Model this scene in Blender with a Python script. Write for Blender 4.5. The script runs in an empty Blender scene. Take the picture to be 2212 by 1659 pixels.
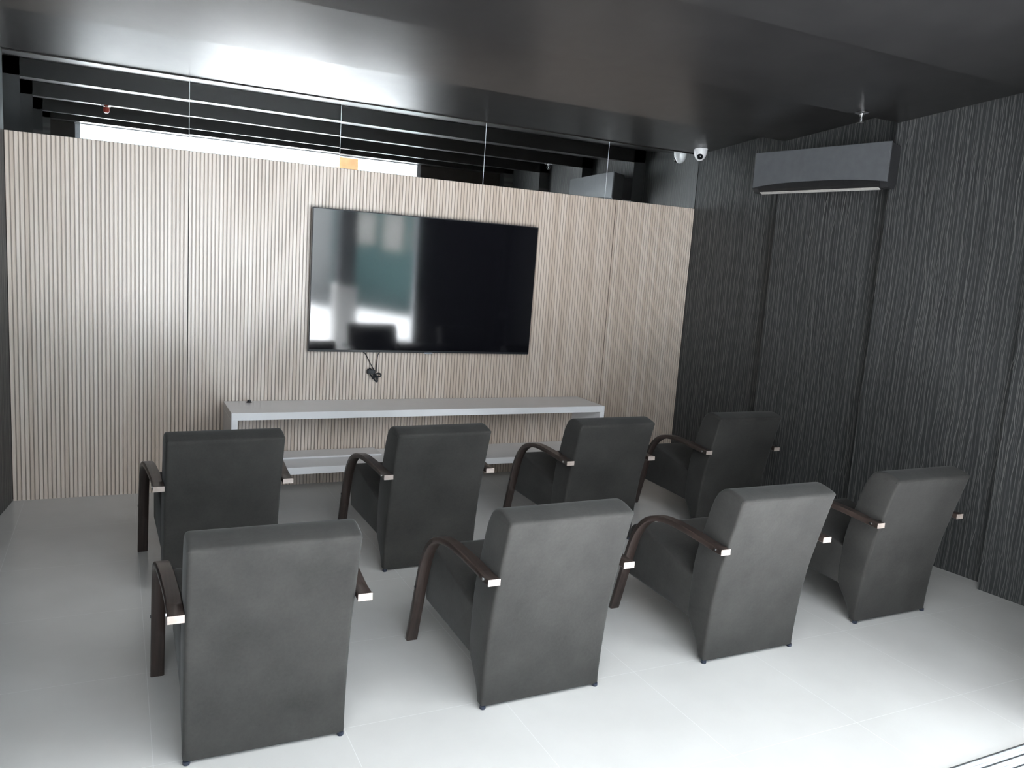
import bpy, bmesh, math, random
from mathutils import Vector, Matrix

random.seed(7)
scene = bpy.context.scene
COL = scene.collection
PI = math.pi

# ------------------------------------------------------------------ materials
def new_mat(name, base=(0.5, 0.5, 0.5), rough=0.5, metal=0.0, spec=0.5):
    m = bpy.data.materials.new(name)
    m.use_nodes = True
    b = m.node_tree.nodes['Principled BSDF']
    b.inputs['Base Color'].default_value = (*base, 1)
    b.inputs['Roughness'].default_value = rough
    b.inputs['Metallic'].default_value = metal
    b.inputs['Specular IOR Level'].default_value = spec
    return m, m.node_tree.nodes, m.node_tree.links, b

class NT:
    """tiny helper to write node maths as expressions"""
    def __init__(s, n, l): s.n, s.l = n, l
    def put(s, sock, v):
        if isinstance(v, (int, float)): sock.default_value = v
        elif isinstance(v, tuple): sock.default_value = v
        else: s.l.new(v, sock)
    def math(s, op, a, b=None, c=None, clamp=False):
        x = s.n.new('ShaderNodeMath'); x.operation = op; x.use_clamp = clamp
        for i, v in enumerate((a, b, c)):
            if v is not None: s.put(x.inputs[i], v)
        return x.outputs[0]
    def vec(s, x, y, z):
        c = s.n.new('ShaderNodeCombineXYZ')
        for i, v in enumerate((x, y, z)): s.put(c.inputs[i], v)
        return c.outputs[0]
    def coords(s):
        t = s.n.new('ShaderNodeTexCoord'); p = s.n.new('ShaderNodeSeparateXYZ')
        s.l.new(t.outputs['Object'], p.inputs[0])
        return t.outputs['Object'], p.outputs[0], p.outputs[1], p.outputs[2]
    def noise(s, v, scale=1.0, detail=2.0, rough=0.5):
        t = s.n.new('ShaderNodeTexNoise'); s.put(t.inputs['Vector'], v)
        t.inputs['Scale'].default_value = scale; t.inputs['Detail'].default_value = detail
        t.inputs['Roughness'].default_value = rough
        return t.outputs['Fac']
    def white(s, v):
        t = s.n.new('ShaderNodeTexWhiteNoise'); t.noise_dimensions = '1D'; s.put(t.inputs['W'], v)
        return t.outputs['Value']
    def ramp(s, v, stops):
        r = s.n.new('ShaderNodeValToRGB'); s.put(r.inputs[0], v)
        e = r.color_ramp.elements
        e[0].position, e[0].color = stops[0][0], (*stops[0][1], 1)
        e[1].position, e[1].color = stops[1][0], (*stops[1][1], 1)
        for p, c in stops[2:]:
            k = e.new(p); k.color = (*c, 1)
        return r.outputs[0]
    def mix(s, f, a, b):
        m = s.n.new('ShaderNodeMix'); m.data_type = 'RGBA'
        s.put(m.inputs[0], f); s.put(m.inputs[6], a if not isinstance(a, tuple) else (*a, 1)); s.put(m.inputs[7], b if not isinstance(b, tuple) else (*b, 1))
        return m.outputs[2]
    def maprange(s, v, a, b, c, d):
        m = s.n.new('ShaderNodeMapRange'); s.put(m.inputs[0], v)
        for i, q in enumerate((a, b, c, d)): m.inputs[i + 1].default_value = q
        return m.outputs[0]
    def bump(s, h, strength, dist, bsdf):
        b = s.n.new('ShaderNodeBump'); b.inputs['Strength'].default_value = strength
        b.inputs['Distance'].default_value = dist
        s.l.new(h, b.inputs['Height']); s.l.new(b.outputs[0], bsdf.inputs['Normal'])

def mat_floor():
    m, n, l, b = new_mat('porcelain_tiles', rough=0.2)
    t = NT(n, l); o, x, y, z = t.coords()
    def line(v, off):
        q = t.math('DIVIDE', t.math('ADD', v, off), 0.6)
        d = t.math('ABSOLUTE', t.math('SUBTRACT', t.math('FRACT', t.math('ADD', q, 0.5)), 0.5))
        return t.math('LESS_THAN', d, 0.0016)
    g = t.math('MAXIMUM', line(x, -1.86), line(y, 2.37))
    nz = t.noise(o, 2.5, 4)
    tile = t.ramp(nz, [(0.35, (0.585, 0.58, 0.565)), (0.65, (0.63, 0.625, 0.61))])
    l.new(t.mix(g, tile, (0.72, 0.72, 0.71)), b.inputs['Base Color'])
    l.new(t.maprange(t.noise(o, 6.0, 3), 0.3, 0.7, 0.20, 0.27), b.inputs['Roughness'])
    return m

def mat_paving():
    m, n, l, b = new_mat('outside_paving', rough=0.55)
    t = NT(n, l); o, x, y, z = t.coords()
    l.new(t.ramp(t.noise(o, 1.5, 5), [(0.3, (0.60, 0.60, 0.60)), (0.7, (0.68, 0.68, 0.68))]), b.inputs['Base Color'])
    return m

def mat_ceiling():
    m, n, l, b = new_mat('black_satin_paint', rough=0.4, spec=0.5)
    t = NT(n, l); o, x, y, z = t.coords()
    l.new(t.ramp(t.noise(o, 5.0, 5, 0.6), [(0.0, (0.012, 0.0115, 0.012)), (1.0, (0.024, 0.023, 0.023))]), b.inputs['Base Color'])
    l.new(t.maprange(t.noise(o, 9.0, 5, 0.6), 0.0, 1.0, 0.285, 0.36), b.inputs['Roughness'])
    pass
    return m

def mat_thread_wall():
    m, n, l, b = new_mat('threaded_wallcovering', rough=0.6, spec=0.6)
    t = NT(n, l); o, x, y, z = t.coords()
    fac = None
    for k, (s, w, seed, amp, lev) in enumerate(((0.019, 0.0018, 3.1, 1.5, 0.75), (0.028, 0.0021, 17.7, 1.7, 0.9), (0.043, 0.0025, 41.3, 1.9, 1.0))):
        glob = t.math('MULTIPLY', t.math('SUBTRACT', t.noise(t.vec(t.math('MULTIPLY', y, 1.4), t.math('MULTIPLY', z, 0.9), seed), 1.0, 2), 0.5), 2.2)
        q = t.math('ADD', t.math('DIVIDE', y, s), glob)
        cell = t.math('FLOOR', q); fr = t.math('FRACT', q)
        wn = t.noise(t.vec(t.math('MULTIPLY', cell, 7.31), t.math('MULTIPLY', z, 2.1), seed * 2), 1.0, 3, 0.55)
        c = t.math('MULTIPLY_ADD', t.math('SUBTRACT', wn, 0.5), amp, 0.5)
        d = t.math('MULTIPLY', t.math('ABSOLUTE', t.math('SUBTRACT', fr, c)), s)
        mask = t.maprange(d, w * 0.35, w, 1.0, 0.0)
        fade = t.maprange(t.noise(t.vec(t.math('MULTIPLY', cell, 3.77), t.math('MULTIPLY', z, 1.1), seed), 1.0, 1), 0.3, 0.65, 0.25, lev)
        f = t.math('MULTIPLY', mask, fade)
        fac = f if fac is None else t.math('MAXIMUM', fac, f)
    base = t.ramp(t.noise(t.vec(t.math('MULTIPLY', y, 40.0), t.math('MULTIPLY', z, 1.2), 0.0), 1.0, 3), [(0.3, (0.022, 0.0235, 0.025)), (0.7, (0.041, 0.043, 0.045))])
    l.new(t.mix(fac, base, (0.155, 0.155, 0.15)), b.inputs['Base Color'])
    l.new(t.maprange(fac, 0.0, 1.0, 0.55, 0.29), b.inputs['Roughness'])
    t.bump(fac, 0.4, 0.0015, b)
    return m

def mat_wood_slats():
    m, n, l, b = new_mat('ribbed_oak', rough=0.36, spec=1.0)
    b.inputs['IOR'].default_value = 1.62
    t = NT(n, l); o, x, y, z = t.coords()
    cell = t.math('FLOOR', t.math('DIVIDE', x, 0.023))
    rnd = t.white(cell)
    grain = t.noise(t.vec(t.math('ADD', t.math('MULTIPLY', x, 60.0), t.math('MULTIPLY', rnd, 30.0)), t.math('MULTIPLY', z, 2.2), cell), 1.0, 4, 0.6)
    big = t.noise(t.vec(t.math('MULTIPLY', x, 5.0), t.math('MULTIPLY', z, 1.2), 4.0), 1.0, 3)
    fine = t.noise(t.vec(t.math('MULTIPLY', x, 260.0), t.math('MULTIPLY', z, 9.0), 1.0), 1.0, 2)
    v = t.math('ADD', t.math('ADD', t.math('MULTIPLY', grain, 0.42), t.math('MULTIPLY', rnd, 0.20)), t.math('ADD', t.math('MULTIPLY', big, 0.26), t.math('MULTIPLY', fine, 0.14)))
    c = t.ramp(v, [(0.30, (0.45, 0.355, 0.28)), (0.72, (0.70, 0.61, 0.54)), (0.50, (0.585, 0.485, 0.405))])
    groove = t.maprange(y, 0.002, 0.0042, 0.0, 1.0)
    l.new(t.mix(groove, c, (0.20, 0.155, 0.12)), b.inputs['Base Color'])
    t.bump(fine, 0.15, 0.001, b)
    return m

def mat_suede():
    m, n, l, b = new_mat('charcoal_suede', rough=0.85, spec=0.25)
    t = NT(n, l); o, x, y, z = t.coords()
    inf = n.new('ShaderNodeObjectInfo')
    off = t.math('MULTIPLY', inf.outputs['Random'], 37.0)
    p = t.vec(t.math('ADD', x, off), y, z)
    patch = t.noise(p, 5.0, 4, 0.6)
    fine = t.noise(p, 90.0, 3, 0.6)
    v = t.math('ADD', t.math('MULTIPLY', patch, 0.75), t.math('MULTIPLY', fine, 0.25))
    l.new(t.ramp(v, [(0.30, (0.021, 0.020, 0.019)), (0.70, (0.042, 0.0405, 0.038))]), b.inputs['Base Color'])
    b.inputs['Sheen Weight'].default_value = 0.12
    b.inputs['Sheen Roughness'].default_value = 0.45
    b.inputs['Sheen Tint'].default_value = (0.8, 0.82, 0.82, 1)
    t.bump(fine, 0.25, 0.002, b)
    return m

def mat_wenge():
    m, n, l, b = new_mat('dark_bentwood', rough=0.34)
    t = NT(n, l); o, x, y, z = t.coords()
    g = t.noise(t.vec(t.math('MULTIPLY', x, 180.0), t.math('MULTIPLY', y, 5.0), t.math('MULTIPLY', z, 5.0)), 1.0, 3)
    l.new(t.ramp(g, [(0.3, (0.022, 0.016, 0.014)), (0.7, (0.052, 0.036, 0.031))]), b.inputs['Base Color'])
    return m

def mat_noisy(name, c0, c1, scale=8.0, rough=0.5, metal=0.0, spec=0.5):
    m, n, l, b = new_mat(name, rough=rough, metal=metal, spec=spec)
    t = NT(n, l); o, x, y, z = t.coords()
    l.new(t.ramp(t.noise(o, scale, 4), [(0.3, c0), (0.7, c1)]), b.inputs['Base Color'])
    return m

M = dict(
    floor=mat_floor(), paving=mat_paving(), ceiling=mat_ceiling(), thread=mat_thread_wall(), wood=mat_wood_slats(),
    suede=mat_suede(), wenge=mat_wenge(),
    endgrain=mat_noisy('pale_end_cut', (0.34, 0.285, 0.25), (0.43, 0.37, 0.335), 60, 0.4),
    steel=mat_noisy('bright_steel', (0.75, 0.75, 0.76), (0.85, 0.85, 0.86), 40, 0.2, 1.0),
    alu=mat_noisy('brushed_aluminium', (0.70, 0.72, 0.75), (0.80, 0.82, 0.85), 30, 0.35, 1.0),
    foot=mat_noisy('dark_blue_glide', (0.012, 0.016, 0.03), (0.02, 0.026, 0.045), 60, 0.4),
    white=mat_noisy('white_laminate', (0.82, 0.82, 0.83), (0.86, 0.86, 0.87), 4, 0.22),
    gloss_white=mat_noisy('glossy_white_board', (0.72, 0.72, 0.73), (0.76, 0.76, 0.77), 4, 0.06),
    bezel=mat_noisy('black_bezel', (0.008, 0.009, 0.012), (0.014, 0.015, 0.02), 30, 0.3),
    badge=mat_noisy('silver_badge', (0.55, 0.58, 0.65), (0.62, 0.65, 0.72), 60, 0.25, 0.8),
    cable=mat_noisy('black_rubber', (0.012, 0.014, 0.018), (0.022, 0.024, 0.03), 60, 0.45),
    ac_front=mat_noisy('graphite_plastic', (0.105, 0.110, 0.118), (0.120, 0.126, 0.134), 20, 0.30),
    ac_body=mat_noisy('dark_shaded_graphite', (0.022, 0.022, 0.024), (0.028, 0.028, 0.03), 20, 0.45),  # near-black carries the shade on the unit's end; shelf knob is simply dark
    ac_dark=mat_noisy('outlet_black', (0.008, 0.008, 0.009), (0.014, 0.014, 0.015), 20, 0.5),
    ac_vane=mat_noisy('pale_vane', (0.50, 0.48, 0.46), (0.62, 0.60, 0.57), 50, 0.4),
    plastic=mat_noisy('white_plastic', (0.74, 0.74, 0.75), (0.80, 0.80, 0.81), 20, 0.35),
    lens=mat_noisy('black_lens', (0.006, 0.006, 0.008), (0.01, 0.01, 0.012), 20, 0.08),
    red=mat_noisy('red_bulb', (0.45, 0.05, 0.03), (0.6, 0.08, 0.05), 40, 0.3),
    backwall=mat_noisy('dark_brown_paint', (0.030, 0.024, 0.020), (0.042, 0.034, 0.028), 5, 0.5),
    plaster=mat_noisy('white_plaster', (0.66, 0.66, 0.65), (0.74, 0.74, 0.73), 3, 0.8),
    teal=mat_noisy('teal_paint', (0.10, 0.20, 0.20), (0.12, 0.23, 0.23), 3, 0.6),
    timber=mat_noisy('orange_timber', (0.42, 0.22, 0.10), (0.55, 0.30, 0.14), 8, 0.5),
    paper=mat_noisy('print_paper', (0.55, 0.54, 0.51), (0.68, 0.67, 0.64), 5, 0.7),
    frame=mat_noisy('pale_frame', (0.45, 0.40, 0.34), (0.52, 0.47, 0.40), 30, 0.5),
)
m, n, l, b = new_mat('mirror_silver', (0.90, 0.92, 0.92), 0.0, 1.0)
M['mirror'] = m
M['edge'] = mat_noisy('ground_glass_edge', (0.80, 0.84, 0.86), (0.88, 0.91, 0.92), 30, 0.35)
m, n, l, b = new_mat('tv_glass', (0.006, 0.006, 0.008), 0.03, 0.0, 0.9)
t = NT(n, l); o, x, y, z = t.coords()
l.new(t.maprange(t.noise(o, 3.0, 2), 0.0, 1.0, 0.05, 0.08), b.inputs['Roughness'])
M['screen'] = m

# ------------------------------------------------------------------ mesh helpers
def link(name, bm, mat, parent=None, smooth=None, loc=None, **props):
    bmesh.ops.recalc_face_normals(bm, faces=bm.faces[:])
    me = bpy.data.meshes.new(name)
    bm.to_mesh(me); bm.free()
    if mat: me.materials.append(mat)
    if smooth is not None:
        me.shade_smooth()
        me.set_sharp_from_angle(angle=math.radians(smooth))
    o = bpy.data.objects.new(name, me)
    COL.objects.link(o)
    if parent: o.parent = parent
    if loc: o.location = loc
    for k, v in props.items(): o[k] = v
    return o

def thing(name, label, cat, loc=(0, 0, 0), rotz=0.0, group=None):
    o = bpy.data.objects.new(name, None)
    o.empty_display_size = 0.1
    COL.objects.link(o)
    o.location = loc; o.rotation_euler = (0, 0, rotz)
    o['label'] = label; o['category'] = cat
    if group: o['group'] = group
    return o

def box(bm, x0, x1, y0, y1, z0, z1, bev=0.0, seg=2):
    vs = [bm.verts.new((x, y, z)) for x in (x0, x1) for y in (y0, y1) for z in (z0, z1)]
    fs = [bm.faces.new([vs[i] for i in f]) for f in ((0, 1, 3, 2), (4, 6, 7, 5), (0, 4, 5, 1), (2, 3, 7, 6), (0, 2, 6, 4), (1, 5, 7, 3))]
    if bev:
        es = list({e for f in fs for e in f.edges})
        bmesh.ops.bevel(bm, geom=es, offset=bev, segments=seg, affect='EDGES', profile=0.5)
    return bm

def BOX(*a, bev=0.0, seg=2): return box(bmesh.new(), *a, bev=bev, seg=seg)

def prism(bm, pts, axis, a, b):
    """extrude a closed polygon along an axis; pts are the two other coordinates in order"""
    def mk(p, v):
        if axis == 'x': return (v, p[0], p[1])
        if axis == 'y': return (p[0], v, p[1])
        return (p[0], p[1], v)
    A = [bm.verts.new(mk(p, a)) for p in pts]; B = [bm.verts.new(mk(p, b)) for p in pts]
    n = len(pts)
    bm.faces.new(A); bm.faces.new(B[::-1])
    for i in range(n): bm.faces.new((A[i], B[i], B[(i + 1) % n], A[(i + 1) % n]))
    return bm

def catmull(pts, k=6):
    out = []
    P = [pts[0]] + list(pts) + [pts[-1]]
    for i in range(1, len(P) - 2):
        p0, p1, p2, p3 = [Vector(q) for q in P[i - 1:i + 3]]
        for j in range(k):
            s = j / k
            out.append(0.5 * ((2 * p1) + (p2 - p0) * s + (2 * p0 - 5 * p1 + 4 * p2 - p3) * s * s + (3 * p1 - p0 - 3 * p2 + p3) * s ** 3))
    out.append(Vector(pts[-1]))
    return out

def tube(bm, pts, r, seg=8, closed=False):
    pts = [Vector(p) for p in pts]; n = len(pts); rings = []
    up = Vector((0, 0, 1))
    for i, p in enumerate(pts):
        a = pts[i - 1] if (i or closed) else p
        c = pts[(i + 1) % n] if (i < n - 1 or closed) else p
        d = (c - a).normalized()
        s = d.cross(up)
        if s.length < 1e-3: s = d.cross(Vector((1, 0, 0)))
        s.normalize(); u = s.cross(d)
        rings.append([bm.verts.new(p + r * (math.cos(2 * PI * k / seg) * s + math.sin(2 * PI * k / seg) * u)) for k in range(seg)])
    for i in range(n if closed else n - 1):
        A, B = rings[i], rings[(i + 1) % n]
        for k in range(seg): bm.faces.new((A[k], A[(k + 1) % seg], B[(k + 1) % seg], B[k]))
    if not closed:
        bm.faces.new(rings[0][::-1]); bm.faces.new(rings[-1])
    return bm

def lathe(bm, prof, seg=20, center=(0, 0, 0)):
    """profile of (radius, z) from top to bottom round a vertical axis"""
    cx, cy, cz = center; rings = []
    for r, z in prof:
        if r < 1e-6: rings.append([bm.verts.new((cx, cy, cz + z))])
        else: rings.append([bm.verts.new((cx + r * math.cos(2 * PI * k / seg), cy + r * math.sin(2 * PI * k / seg), cz + z)) for k in range(seg)])
    for A, B in zip(rings, rings[1:]):
        for k in range(seg):
            q = []
            for v in (A[k % len(A)], A[(k + 1) % len(A)], B[(k + 1) % len(B)], B[k % len(B)]):
                if v not in q: q.append(v)
            if len(q) > 2: bm.faces.new(q)
    if len(rings[0]) > 1: bm.faces.new(rings[0])
    if len(rings[-1]) > 1: bm.faces.new(rings[-1][::-1])
    return bm

# ------------------------------------------------------------------ room shell
W = 4.868           # right wall lips (left wall lips stand at x = 0)
PER = 0.94          # one fold of walls and ceiling
SAW = 0.12
BACK = -3.93

link('floor', BOX(-0.25, 5.25, BACK - 0.12, 0.2, -0.15, 0.0), M['floor'], kind='structure')

def saw(sign, x0, far):
    """plan of a folded wall: each fold starts at the lip and recedes towards the back"""
    pts = []
    for k in range(4):
        pts.append((x0, -k * PER)); pts.append((x0 + sign * SAW, -(k + 1) * PER))
    pts.append((x0, -4 * PER)); pts.append((x0 + sign * 0.02, BACK - 0.02))
    return pts + [(x0 + sign * 0.35, BACK - 0.02), (x0 + sign * 0.35, 0.0)]
link('wall_right', prism(bmesh.new(), saw(1, W, 0), 'z', 0.0, 2.80), M['thread'], kind='structure')
link('wall_left', prism(bmesh.new(), saw(-1, 0.0, 0), 'z', 0.0, 2.80), M['thread'], kind='structure')

cp = []
LIPS, CRESTS = (2.600, 2.610, 2.626, 2.640), (2.725, 2.731, 2.741, 2.748)
for k in range(4):
    cp += [(-k * PER, LIPS[k] + 0.004), (-k * PER - 0.005, LIPS[k]), (-(k + 1) * PER, CRESTS[k])]
cp += [(-4 * PER, 2.695), (BACK - 0.02, 2.70), (BACK - 0.02, 2.95), (0.2, 2.95), (0.2, 2.6)]
link('ceiling', prism(bmesh.new(), cp, 'x', -0.34, W + 0.34), M['ceiling'], kind='structure')
link('wall_front', BOX(-0.34, W + 0.34, 0.034, 0.2, 0.0, 2.9), M['backwall'], kind='structure')

bm = bmesh.new()
OX0, OX1, OH = 0.20, 3.85, 2.71
box(bm, -0.34, OX0, BACK - 0.14, BACK, 0, 3.2)
box(bm, OX1, W + 0.34, BACK - 0.14, BACK, 0, 3.2)
box(bm, OX0, OX1, BACK - 0.14, BACK, OH, 3.2)
link('wall_back', bm, M['backwall'], kind='structure')

# sliding door opening: aluminium frame with a railed sill
d = link('door_1', BOX(OX0, OX1, BACK - 0.12, BACK - 0.02, OH - 0.02, OH), M['alu'], kind='structure')
for s in (0, 1):
    x = OX0 if s == 0 else OX1 - 0.05
    link('door_jamb', BOX(x, x + 0.05, BACK - 0.12, BACK - 0.02, 0, OH - 0.02, bev=0.004), M['alu'], d)
sill = bmesh.new()
box(sill, OX0, OX1, BACK - 0.13, BACK + 0.02, 0.0, 0.008)
for k in range(4): box(sill, OX0, OX1, BACK - 0.115 + k * 0.04, BACK - 0.105 + k * 0.04, 0.008, 0.026, bev=0.002)
link('door_sill', sill, M['alu'], d)

# ------------------------------------------------------------------ the forecourt beyond the door (partly seen in mirror and screen; roof and left wall added to shape light)
link('floor_outside', BOX(-14, 16, -24, BACK - 0.14, -0.15, -0.002), M['paving'], kind='structure')
pr = bmesh.new()
prism(pr, [(-5, BACK - 0.14), (9, BACK - 0.14), (9, -9.5), (3.75, -9.5), (3.75, -6.3), (1.35, -6.3), (1.35, -9.5), (-5, -9.5)], 'z', 3.2, 3.38)
link('ceiling_sun_mask', pr, M['plaster'], kind='structure')  # unseen roof, added and notched to shape the sun patch on the paving
link('wall_outside_far', BOX(4.2, 5.6, -14.2, -14.0, 0, 3.0), M['plaster'], kind='structure')
link('wall_outside_low', BOX(-1.0, 4.2, -14.2, -14.0, 0, 0.9), M['plaster'], kind='structure')
link('wall_sky_blocker', BOX(-1.2, -1.0, -14.0, BACK - 0.14, 0, 3.2), M['plaster'], kind='structure')  # unseen wall, added to block sky light from the left
TA, TB = Vector((5.4, -13.2, 0)), Vector((6.9, -10.4, 0))
td = (TB - TA).normalized(); tn = Vector((-td.y, td.x, 0))
tw = bmesh.new(); box(tw, -0.6, 6.0, -0.2, 0.0, 0.0, 3.0)
o = link('wall_outside_teal', tw, M['teal'], kind='structure')
ang = math.atan2(td.y, td.x); o.location = TA; o.rotation_euler = (0, 0, ang)
for i, (s0, s1, z0, z1, lab) in enumerate(((0.17, 0.82, 1.38, 2.12, 'pale print on the teal wall reflected in the screen, nearest the dark post'),
                                          (1.07, 1.68, 1.30, 2.12, 'pale print on the teal wall reflected in the screen, middle of the three'),
                                          (1.98, 2.75, 1.33, 2.12, 'pale print on the teal wall reflected in the screen, cut off by the black half'))):
    c = TA + td * ((s0 + s1) / 2)
    p = thing('framed_print', lab, 'picture', (c.x, c.y, z0), ang, 'prints on the teal wall')
    h = (s1 - s0) / 2
    f = bmesh.new()
    for a in ((-h, h, 0.0, 0.03, 0, 0.03), (-h, h, 0.0, 0.03, z1 - z0 - 0.03, z1 - z0), (-h, -h + 0.03, 0.0, 0.03, 0.03, z1 - z0 - 0.03), (h - 0.03, h, 0.0, 0.03, 0.03, z1 - z0 - 0.03)): box(f, *a)
    link('frame', f, M['frame'], p)
    link('sheet', BOX(-h + 0.03, h - 0.03, 0.0, 0.015, 0.03, z1 - z0 - 0.03), M['paper'], p)
post = thing('porch_post', 'square porch post seen reflected in the screen, its orange top in the mirror strip', 'post', (3.47, -6.0, 0))
link('shaft', BOX(-0.12, 0.12, -0.12, 0.12, 0.95, 2.35), M['ac_front'], post)  # backlit shade of the timber post put into this dark grey
link('capital', BOX(-0.13, 0.13, -0.13, 0.13, 2.35, 3.2, bev=0.01), M['timber'], post, label='orange timber upper part')
link('plinth', BOX(-0.15, 0.15, -0.15, 0.15, -0.002, 0.95, bev=0.01), M['plaster'], post)

# ------------------------------------------------------------------ ribbed wood panels and mirror strip on the front wall
ZP = 2.161
def slat_panel(x0, x1, label):
    pitch, gw, gd = 0.023, 0.005, 0.0045
    pts = []
    k0 = math.ceil(x0 / pitch - 1e-6)
    pts.append((x0 + 0.003, 0.0))
    k = k0
    while k * pitch < x1 - 0.004:
        g = k * pitch
        if g > x0 + 0.005:
            pts += [(g - gw / 2 - 0.0022, 0.0), (g - gw / 2, 0.0018), (g - gw / 2 + 0.0008, gd), (g + gw / 2 - 0.0008, gd), (g + gw / 2, 0.0018), (g + gw / 2 + 0.0022, 0.0)]
        k += 1
    pts = [p for p in pts if p[0] < x1 - 0.003]
    pts += [(x1 - 0.003, pts[-1][1]), (x1 - 0.003, 0.033), (x0 + 0.003, 0.033)]
    return link('slat_panel', prism(bmesh.new(), pts, 'z', 0.0, ZP), M['wood'], label=label, category='wall panel', group='ribbed wood panels under the mirror strip')
slat_panel(0.0, 0.97, 'narrow ribbed oak wall panel at the left end, left of the long seam')
slat_panel(0.97, 4.095, 'wide middle ribbed oak wall panel carrying the television and shelf')
slat_panel(4.095, W, 'narrow ribbed oak wall panel at the right, next to the dark striped wall')

seams = [0.0, 0.971, 1.903, 2.949, 3.992, W]
mlab = ['mirror strip section at the far left above the oak panels, reflecting the left wall',
        'mirror strip section second from left, filled with bright window reflection',
        'middle mirror strip section, over the television, where the window reflection ends',
        'mirror strip section second from right, reflecting a ceiling sprinkler',
        'mirror strip section at the right corner, reflecting the air conditioner end']
tilts = [0.0, 0.0006, -0.0005, 0.0004, 0.0]
for i in range(5):
    a, b_ = seams[i], seams[i + 1]
    c = (a + b_) / 2; h = (b_ - a) / 2 - 0.0008
    bm = BOX(-h, h, 0.0, 0.026, 0.0, 0.430)
    o = link('mirror_panel', bm, M['mirror'], label=mlab[i], category='mirror', group='mirror strip along the top of the front wall')
    o.location = (c, 0.004, ZP + 0.002)
    o.rotation_euler = (tilts[i], 0, 0)
    if i < 4:
        link('ground_edge', BOX(h - 0.0018, h + 0.0006, -0.0008, 0.020, 0.0, 0.430), M['edge'], o, label='bright ground edge of the mirror')

# ------------------------------------------------------------------ television, cable, shelf
tv = thing('television', 'large black flat television on the ribbed oak wall', 'television', (1.720 + 0.8337, -0.0, 0.936))
TWW, TH = 0.8337, 0.9545
tilt = Matrix.Rotation(0.016, 4, 'X')
def tvbox(*a, bev=0.0):
    bm = BOX(*a, bev=bev)
    bmesh.ops.transform(bm, matrix=Matrix.Translation((0, -0.045, 0.0)) @ tilt, verts=bm.verts[:])
    return bm
link('casing', tvbox(-TWW, TWW, -0.012, 0.028, 0, TH, bev=0.003), M['bezel'], tv)
link('screen', tvbox(-TWW + 0.006, TWW - 0.006, -0.0135, -0.011, 0.016, TH - 0.006), M['screen'], tv)
link('badge', tvbox(-0.01, 0.055, -0.015, -0.011, -0.006, 0.004, bev=0.001), M['badge'], tv, label='small silver badge under the screen')
link('wall_bracket', BOX(-0.3, 0.3, -0.02, 0.0, 0.25, 0.7), M['bezel'], tv)

cab = thing('power_cable', 'tangled black cables hanging on the wall below the television', 'cable', (2.19, -0.012, 0.79))
bm = bmesh.new()
tube(bm, catmull([(-0.082, 0.0, 0.143), (-0.06, -0.004, 0.125), (-0.025, -0.006, 0.06), (0.012, -0.008, 0.0)]), 0.0032)
link('lead', bm, M['cable'], cab, smooth=40)
bm = bmesh.new()
tube(bm, catmull([(0.040, 0.0, 0.143), (0.026, -0.004, 0.12), (0.02, -0.006, 0.06), (0.018, -0.008, 0.0)]), 0.0032)
link('lead', bm, M['cable'], cab, smooth=40)
bm = bmesh.new()
for k in range(9):
    aa = random.uniform(-0.5, 0.5) + (0.0, 2.4, -0.9)[k % 3]
    L = random.uniform(0.024, 0.045); w = random.uniform(0.008, 0.015)
    c = Vector((0.006, -0.009 - 0.001 * k, -0.015))
    if k % 3 == 0: c += Vector((0.025, 0, -0.004)); L *= 0.75
    if k % 3 == 1: c += Vector((-0.024, 0, 0.008))
    if k % 3 == 2: c += Vector((0.008, 0, -0.026)); L *= 0.8
    loop = []
    for j in range(18):
        q = 2 * PI * j / 18
        u, v = L * math.cos(q), w * math.sin(q)
        loop.append(c + Vector((u * math.cos(aa) - v * math.sin(aa), 0.003 * math.sin(2 * q), u * math.sin(aa) + v * math.cos(aa))))
    tube(bm, loop, 0.0030, 6, closed=True)
link('coil', bm, M['cable'], cab, smooth=50)
link('plug', BOX(-0.048, 0.008, -0.024, 0.0125, -0.012, 0.018, bev=0.006), M['cable'], cab)

sh = thing('wall_shelf', 'long white open frame shelf unit fixed low on the oak wall', 'shelf', (0, -0.003, 0))
SX0, SX1 = 1.192, 3.885
link('top_board', BOX(SX0, SX1, -0.41, 0.0, 0.548, 0.594, bev=0.0015), M['white'], sh)
link('bottom_board', BOX(SX0, SX1, -0.41, 0.0, 0.186, 0.232, bev=0.0015), M['white'], sh)
for x in (SX0, SX1 - 0.038):
    link('side_board', BOX(x, x + 0.038, -0.41, 0.0, 0.232, 0.548, bev=0.0015), M['white'], sh)
link('loose_board', BOX(1.26, 2.22, -0.195, -0.006, 0.2322, 0.243, bev=0.001), M['gloss_white'], label='thin glossy white board lying at the back of the lower shelf', category='board')
link('cable_gland', lathe(bmesh.new(), [(0.0, 0.016), (0.010, 0.016), (0.013, 0.010), (0.013, 0.004), (0.018, 0.003), (0.018, 0.0), (0.0, 0.0)], 16, (1.345, -0.06, 0.5942)), M['ac_body'], smooth=40, label='tiny dark knob standing at the left back of the shelf top', category='knob')

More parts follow.
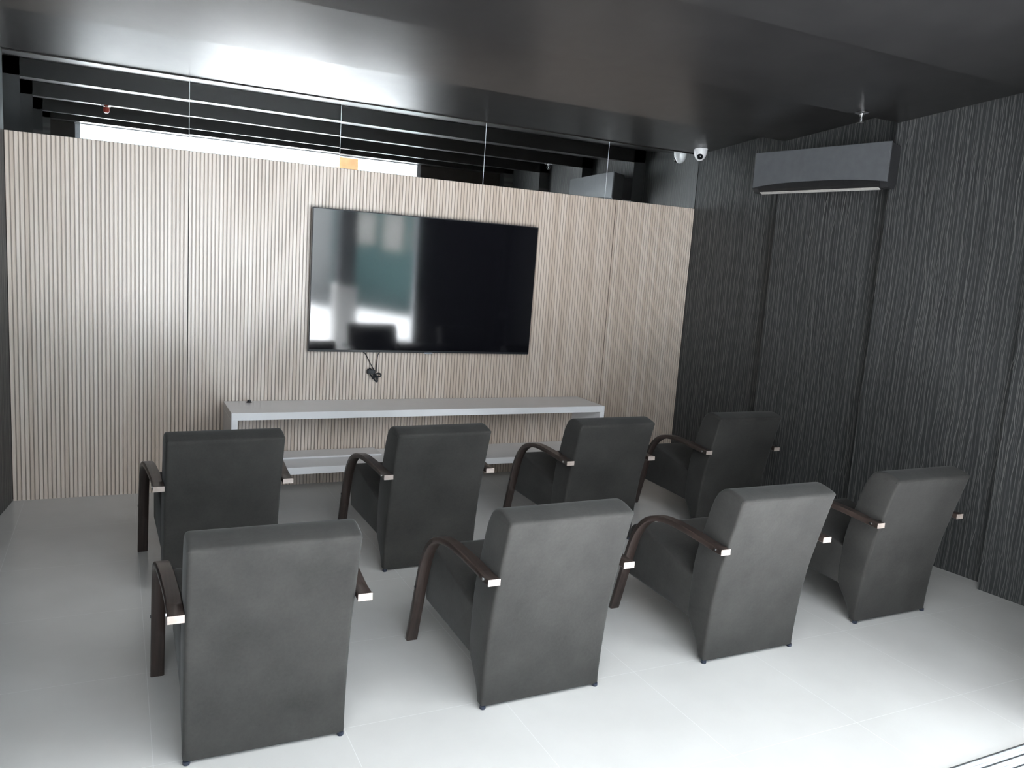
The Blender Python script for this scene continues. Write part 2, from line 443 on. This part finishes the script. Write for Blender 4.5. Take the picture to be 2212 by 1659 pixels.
# ------------------------------------------------------------------ armchairs
BACK_PROFILE = catmull([(0.000, 0.012), (-0.006, 0.12), (-0.020, 0.26), (-0.043, 0.40), (-0.068, 0.50), (-0.100, 0.62), (-0.132, 0.733)], 3)
BACK_PROFILE += [Vector(p) for p in catmull([(-0.138, 0.746), (-0.132, 0.755), (-0.110, 0.763), (-0.070, 0.773), (-0.035, 0.775), (-0.004, 0.765), (0.020, 0.745)], 3)]
BACK_PROFILE += [Vector(p) for p in catmull([(0.040, 0.712), (0.058, 0.665), (0.072, 0.615), (0.088, 0.56), (0.108, 0.49), (0.125, 0.40), (0.132, 0.30), (0.134, 0.20), (0.124, 0.155), (0.088, 0.110), (0.056, 0.065), (0.036, 0.012)], 3)]
SEAT_PROFILE = [Vector(p) for p in [(0.112, 0.160), (0.30, 0.164), (0.59, 0.172)] + [tuple(q) for q in catmull([(0.604, 0.185), (0.610, 0.28), (0.608, 0.38), (0.596, 0.412), (0.565, 0.430), (0.520, 0.430), (0.40, 0.408), (0.25, 0.378), (0.112, 0.350)], 4)]]

def loft(prof, half, r, top=None, R=0.042):
    n = len(prof); nor = []
    for i in range(n):
        d = (prof[(i + 1) % n] - prof[i - 1]); nor.append(Vector((-d[1], d[0])).normalized())
    area = sum(prof[i][0] * prof[(i + 1) % n][1] - prof[(i + 1) % n][0] * prof[i][1] for i in range(n))
    if area < 0: nor = [-q for q in nor]          # nor points inward
    ds = [0, .002, .005, .010, .016, .024, .034, .046, .06, .10]
    xs = [-half + q for q in ds] + [-half * 0.35, 0, half * 0.35] + [half - q for q in reversed(ds)]
    bm = bmesh.new(); rings = []
    for x in xs:
        d = half - abs(x)
        e = r - math.sqrt(max(0, r * r - max(0, r - d) ** 2))
        drop = R - math.sqrt(max(0, R * R - max(0, R - d) ** 2)) if top else 0
        ring = []
        for p, q in zip(prof, nor):
            y, z = p[0] + q[0] * e, p[1] + q[1] * e
            if top:
                w = min(1, max(0, (z - (top - 0.12)) / 0.09)); w = w * w * (3 - 2 * w)
                z -= drop * w
            ring.append(bm.verts.new((x, y, z)))
        rings.append(ring)
    for A, B in zip(rings, rings[1:]):
        for i in range(n): bm.faces.new((A[i], A[(i + 1) % n], B[(i + 1) % n], B[i]))
    bm.faces.new(rings[0]); bm.faces.new(rings[-1][::-1])
    return bm

ARM_PATH = catmull([(-0.094, 0.531), (-0.03, 0.533), (0.05, 0.541), (0.14, 0.548), (0.24, 0.552), (0.325, 0.541), (0.395, 0.510), (0.450, 0.455), (0.487, 0.390), (0.515, 0.31), (0.550, 0.19), (0.605, 0.0)], 5)
def arm_mesh(cx):
    bm = bmesh.new(); w, h = 0.024, 0.0125; c = 0.004; rings = []
    P = ARM_PATH
    for i, p in enumerate(P):
        d = (P[min(i + 1, len(P) - 1)] - P[max(i - 1, 0)]).normalized()
        nn = Vector((-d[1], d[0]))
        if i == len(P) - 1: nn = Vector((1, 0)) * (1 if nn[0] > 0 else -1) * 1.02
        sec = [(-w + c, -h), (w - c, -h), (w, -h + c), (w, h - c), (w - c, h), (-w + c, h), (-w, h - c), (-w, -h + c)]
        q = min(1, max(0, (p[0] + 0.05) / 0.5)); q = q * q * (3 - 2 * q)
        sx = cx + math.copysign(0.025 * q, cx)
        rings.append([bm.verts.new((sx + a, p[0] + nn[0] * b, p[1] + nn[1] * b)) for a, b in sec])
    for A, B in zip(rings, rings[1:]):
        for k in range(8): bm.faces.new((A[k], A[(k + 1) % 8], B[(k + 1) % 8], B[k]))
    bm.faces.new(rings[0]); bm.faces.new(rings[-1][::-1])
    return bm
def rod(x0, x1, y, z, r, seg=12):
    bm = bmesh.new()
    A = [bm.verts.new((x0, y + r * math.cos(2 * PI * k / seg), z + r * math.sin(2 * PI * k / seg))) for k in range(seg)]
    B = [bm.verts.new((x1, y + r * math.cos(2 * PI * k / seg), z + r * math.sin(2 * PI * k / seg))) for k in range(seg)]
    bm.faces.new(A); bm.faces.new(B[::-1])
    for k in range(seg): bm.faces.new((A[k], A[(k + 1) % seg], B[(k + 1) % seg], B[k]))
    return bm

def make_chair(label):
    t = thing('armchair', label, 'armchair', group='charcoal armchairs in two rows facing the television')
    link('backrest', loft(BACK_PROFILE, 0.2550, 0.013), M['suede'], t, smooth=50)
    link('seat', loft(SEAT_PROFILE, 0.2525, 0.013), M['suede'], t, smooth=50)
    for s in (-1, 1):
        a = link('arm', arm_mesh(s * 0.2805), M['wenge'], t, smooth=45)
        link('end_cut', BOX(s * 0.2805 - 0.0235, s * 0.2805 + 0.0235, -0.0955, -0.0938, 0.519, 0.543), M['endgrain'], a, label='pale sawn end of the armrest')
        link('bolt', rod(s * 0.300, s * 0.3070, -0.055, 0.532, 0.006), M['steel'], a, label='bright bolt head')
        link('bolt', rod(s * 0.322, s * 0.3325, 0.527, 0.27, 0.006), M['bezel'], a, label='dark bolt head')
        link('foot', lathe(bmesh.new(), [(0.0, 0.014), (0.011, 0.014), (0.012, 0.004), (0.010, 0.0), (0.0, 0.0)], 14, (s * 0.2425, 0.006, 0)), M['foot'], t, smooth=40)
    return t

def dup(root, label):
    r = root.copy(); COL.objects.link(r); r['label'] = label
    for ch in list(root.children):
        c = ch.copy(); COL.objects.link(c); c.parent = r
        for g in list(ch.children):
            q = g.copy(); COL.objects.link(q); q.parent = c
    return r

CH = [
    (1.005, -1.645, 0.03, "charcoal armchair in the front row at the left, by the shelf's left end"),
    (2.045, -1.665, 0.035, "charcoal armchair in the front row, second from left, below the television"),
    (3.125, -1.600, 0.02, "charcoal armchair in the front row, third from left, by the shelf's right end"),
    (4.167, -1.540, 0.0, "charcoal armchair in the front row at the right, against the striped wall"),
    (0.996, -3.005, -0.008, "charcoal armchair in the back row at the left, nearest the camera, showing only its back"),
    (2.004, -3.018, 0.012, "charcoal armchair in the back row, second from left, with a full bent arm hoop"),
    (3.035, -3.010, 0.0, "charcoal armchair in the back row, third from left, second from the striped wall"),
    (4.028, -2.930, 0.0, "charcoal armchair in the back row at the right, beside the dark striped wall"),
]
proto = make_chair(CH[0][3])
for i, (x, y, r, lab) in enumerate(CH):
    c = proto if i == 0 else dup(proto, lab)
    c.location = (x, y, 0); c.rotation_euler = (0, 0, r)

# ------------------------------------------------------------------ air conditioner on the right wall
ac = thing('air_conditioner', 'graphite wall air conditioner high on the dark striped wall', 'air conditioner', (4.7025, -1.4265, 2.225), 0.1275)
L = 0.5155
link('casing', prism(bmesh.new(), [(0.012, 0.03), (0.026, 0.004), (0.085, 0.0), (0.105, 0.03), (0.105, 0.255), (0.012, 0.270)], 'y', -L, L), M['ac_body'], ac)
bm = bmesh.new()
N = 24
low = [(-L + 2 * L * k / N, 0.038 + 0.026 * (1 - abs(-1 + 2 * k / N) ** 2.6)) for k in range(N + 1)]
poly = low + [(L, 0.277), (-L, 0.277)]
prism(bm, poly, 'x', 0.0, 0.013)
bmesh.ops.bevel(bm, geom=[e for e in bm.edges if all(v.co.x < 0.001 for v in e.verts)], offset=0.003, segments=2, affect='EDGES')
link('front_panel', bm, M['ac_front'], ac, smooth=35)
link('air_outlet', prism(bmesh.new(), [(0.009, 0.062), (0.009, 0.026), (0.022, 0.004), (0.06, -0.003), (0.06, 0.062)], 'y', -L + 0.05, L - 0.05), M['ac_dark'], ac)
v = bmesh.new(); box(v, -0.014, 0.014, -L + 0.06, L - 0.06, -0.002, 0.002)
bmesh.ops.transform(v, matrix=Matrix.Translation((0.030, 0, 0.000)) @ Matrix.Rotation(math.radians(20), 4, 'Y'), verts=v.verts[:])
link('vane', v, M['ac_vane'], ac, label='pale louvre blade under the unit')
link('mounting_plate', BOX(0.105, 0.226, -0.44, 0.455, 0.04, 0.24), M['ac_dark'], ac)

# ------------------------------------------------------------------ ceiling fittings
cam_t = thing('security_camera', 'white dome security camera on the ceiling by the front right corner', 'security camera', (4.770, -0.125, 2.6175))
dm = bmesh.new()
lathe(dm, [(0.0, 0.002), (0.050, 0.002), (0.054, -0.006), (0.053, -0.022), (0.046, -0.052), (0.034, -0.074), (0.018, -0.088), (0.0, -0.092)], 28)
link('housing', dm, M['plastic'], cam_t, smooth=40)
link('ceiling_mount', lathe(bmesh.new(), [(0.0, 0.004), (0.056, 0.004), (0.057, -0.002), (0.0, -0.002)], 28), M['plastic'], cam_t, smooth=40)
ln = bmesh.new()
lathe(ln, [(0.0, 0.013), (0.012, 0.011), (0.021, 0.005), (0.025, -0.003), (0.025, -0.014), (0.0, -0.014)], 20)
dirv = (Vector((0.563, -5.477, 1.622)) - Vector((4.77, -0.125, 2.55))).normalized()
dirv = Vector((dirv.x, dirv.y, -0.30)).normalized()
R_ = Vector((0, 0, 1)).rotation_difference(dirv).to_matrix().to_4x4()
bmesh.ops.transform(ln, matrix=Matrix.Translation(Vector((0, 0, -0.050)) + dirv * 0.040) @ R_, verts=ln.verts[:])
link('lens', ln, M['lens'], cam_t, smooth=40, label='round black lens')

def sprinkler(x, y, z, label, bulb):
    s = thing('fire_sprinkler', label, 'sprinkler', (x, y, z), 0.4, 'ceiling fire sprinklers')
    link('escutcheon', lathe(bmesh.new(), [(0.0, 0.004), (0.040, 0.003), (0.042, -0.002), (0.030, -0.009), (0.014, -0.012), (0.0, -0.012)], 24), M['steel'], s, smooth=40)
    f = bmesh.new()
    lathe(f, [(0.0, -0.010), (0.011, -0.010), (0.011, -0.024), (0.0, -0.024)], 14)
    for a in (-1, 1): tube(f, catmull([(a * 0.009, 0, -0.022), (a * 0.016, 0, -0.034), (a * 0.013, 0, -0.046), (0, 0, -0.056)], 4), 0.0028, 6)
    link('frame_arms', f, M['steel'], s, smooth=40)
    link('bulb', lathe(bmesh.new(), [(0.0, -0.022), (0.0035, -0.026), (0.0035, -0.048), (0.0, -0.052)], 10), bulb, s, smooth=40)
    link('deflector', lathe(bmesh.new(), [(0.0, -0.0545), (0.016, -0.0545), (0.016, -0.058), (0.0, -0.058)], 20), M['steel'], s)
    return s
sprinkler(4.50, -1.93, 2.629, 'chrome fire sprinkler on the dark ceiling above the air conditioner', M['steel'])
sp = sprinkler(0.50, -1.95, 2.633, 'red capped fire sprinkler seen only in the mirror strip at the left', M['red'])
link('cap', lathe(bmesh.new(), [(0.0, -0.014), (0.020, -0.016), (0.024, -0.03), (0.022, -0.05), (0.012, -0.06), (0.0, -0.061)], 16), M['red'], sp, smooth=40, label='red protective cap')

# ------------------------------------------------------------------ daylight
w = bpy.data.worlds.new('sky'); scene.world = w; w.use_nodes = True
bg = w.node_tree.nodes['Background']
bg.inputs[0].default_value = (0.78, 0.89, 1.0, 1)
bg.inputs[1].default_value = 4.4
sd = bpy.data.lights.new('sun', 'SUN'); sd.energy = 104; sd.angle = 0.02; sd.color = (0.94, 0.97, 1.0)
so = bpy.data.objects.new('sun', sd); COL.objects.link(so)
so.rotation_euler = Vector((0.12, 0.68, -1.0)).to_track_quat('-Z', 'Y').to_euler()
so.location = (0, -10, 12)

# ------------------------------------------------------------------ camera
f, yaw, pitch, roll = 1738.1, 0.4624, 0.1499, 0.0692
fw = Vector((math.sin(yaw) * math.cos(pitch), math.cos(yaw) * math.cos(pitch), -math.sin(pitch)))
r = Vector((math.cos(yaw), -math.sin(yaw), 0)); u = r.cross(fw)
r2 = r * math.cos(roll) + u * math.sin(roll); u2 = u * math.cos(roll) - r * math.sin(roll)
cd = bpy.data.cameras.new('camera'); cd.sensor_fit = 'HORIZONTAL'; cd.sensor_width = 36; cd.lens = f / 2212 * 36
cd.clip_start = 0.02; cd.clip_end = 200
co = bpy.data.objects.new('camera', cd); COL.objects.link(co)
mw = Matrix((r2, u2, -fw)).transposed().to_4x4(); mw.translation = Vector((0.563, -5.477, 1.622))
co.matrix_world = mw
scene.camera = co

scene.view_settings.view_transform = 'Standard'
scene.view_settings.look = 'None'
scene.view_settings.exposure = -0.02
scene.view_settings.gamma = 1.0
scene.view_settings.use_curve_mapping = False
scene.cycles.max_bounces = 10
scene.cycles.diffuse_bounces = 5
scene.cycles.glossy_bounces = 6
scene.cycles.sample_clamp_indirect = 12
scene.cycles.blur_glossy = 0.3
scene.cycles.use_adaptive_sampling = False
scene.cycles.use_guiding = True
scene.cycles.guiding_training_samples = 64
scene.cycles.use_denoising = True
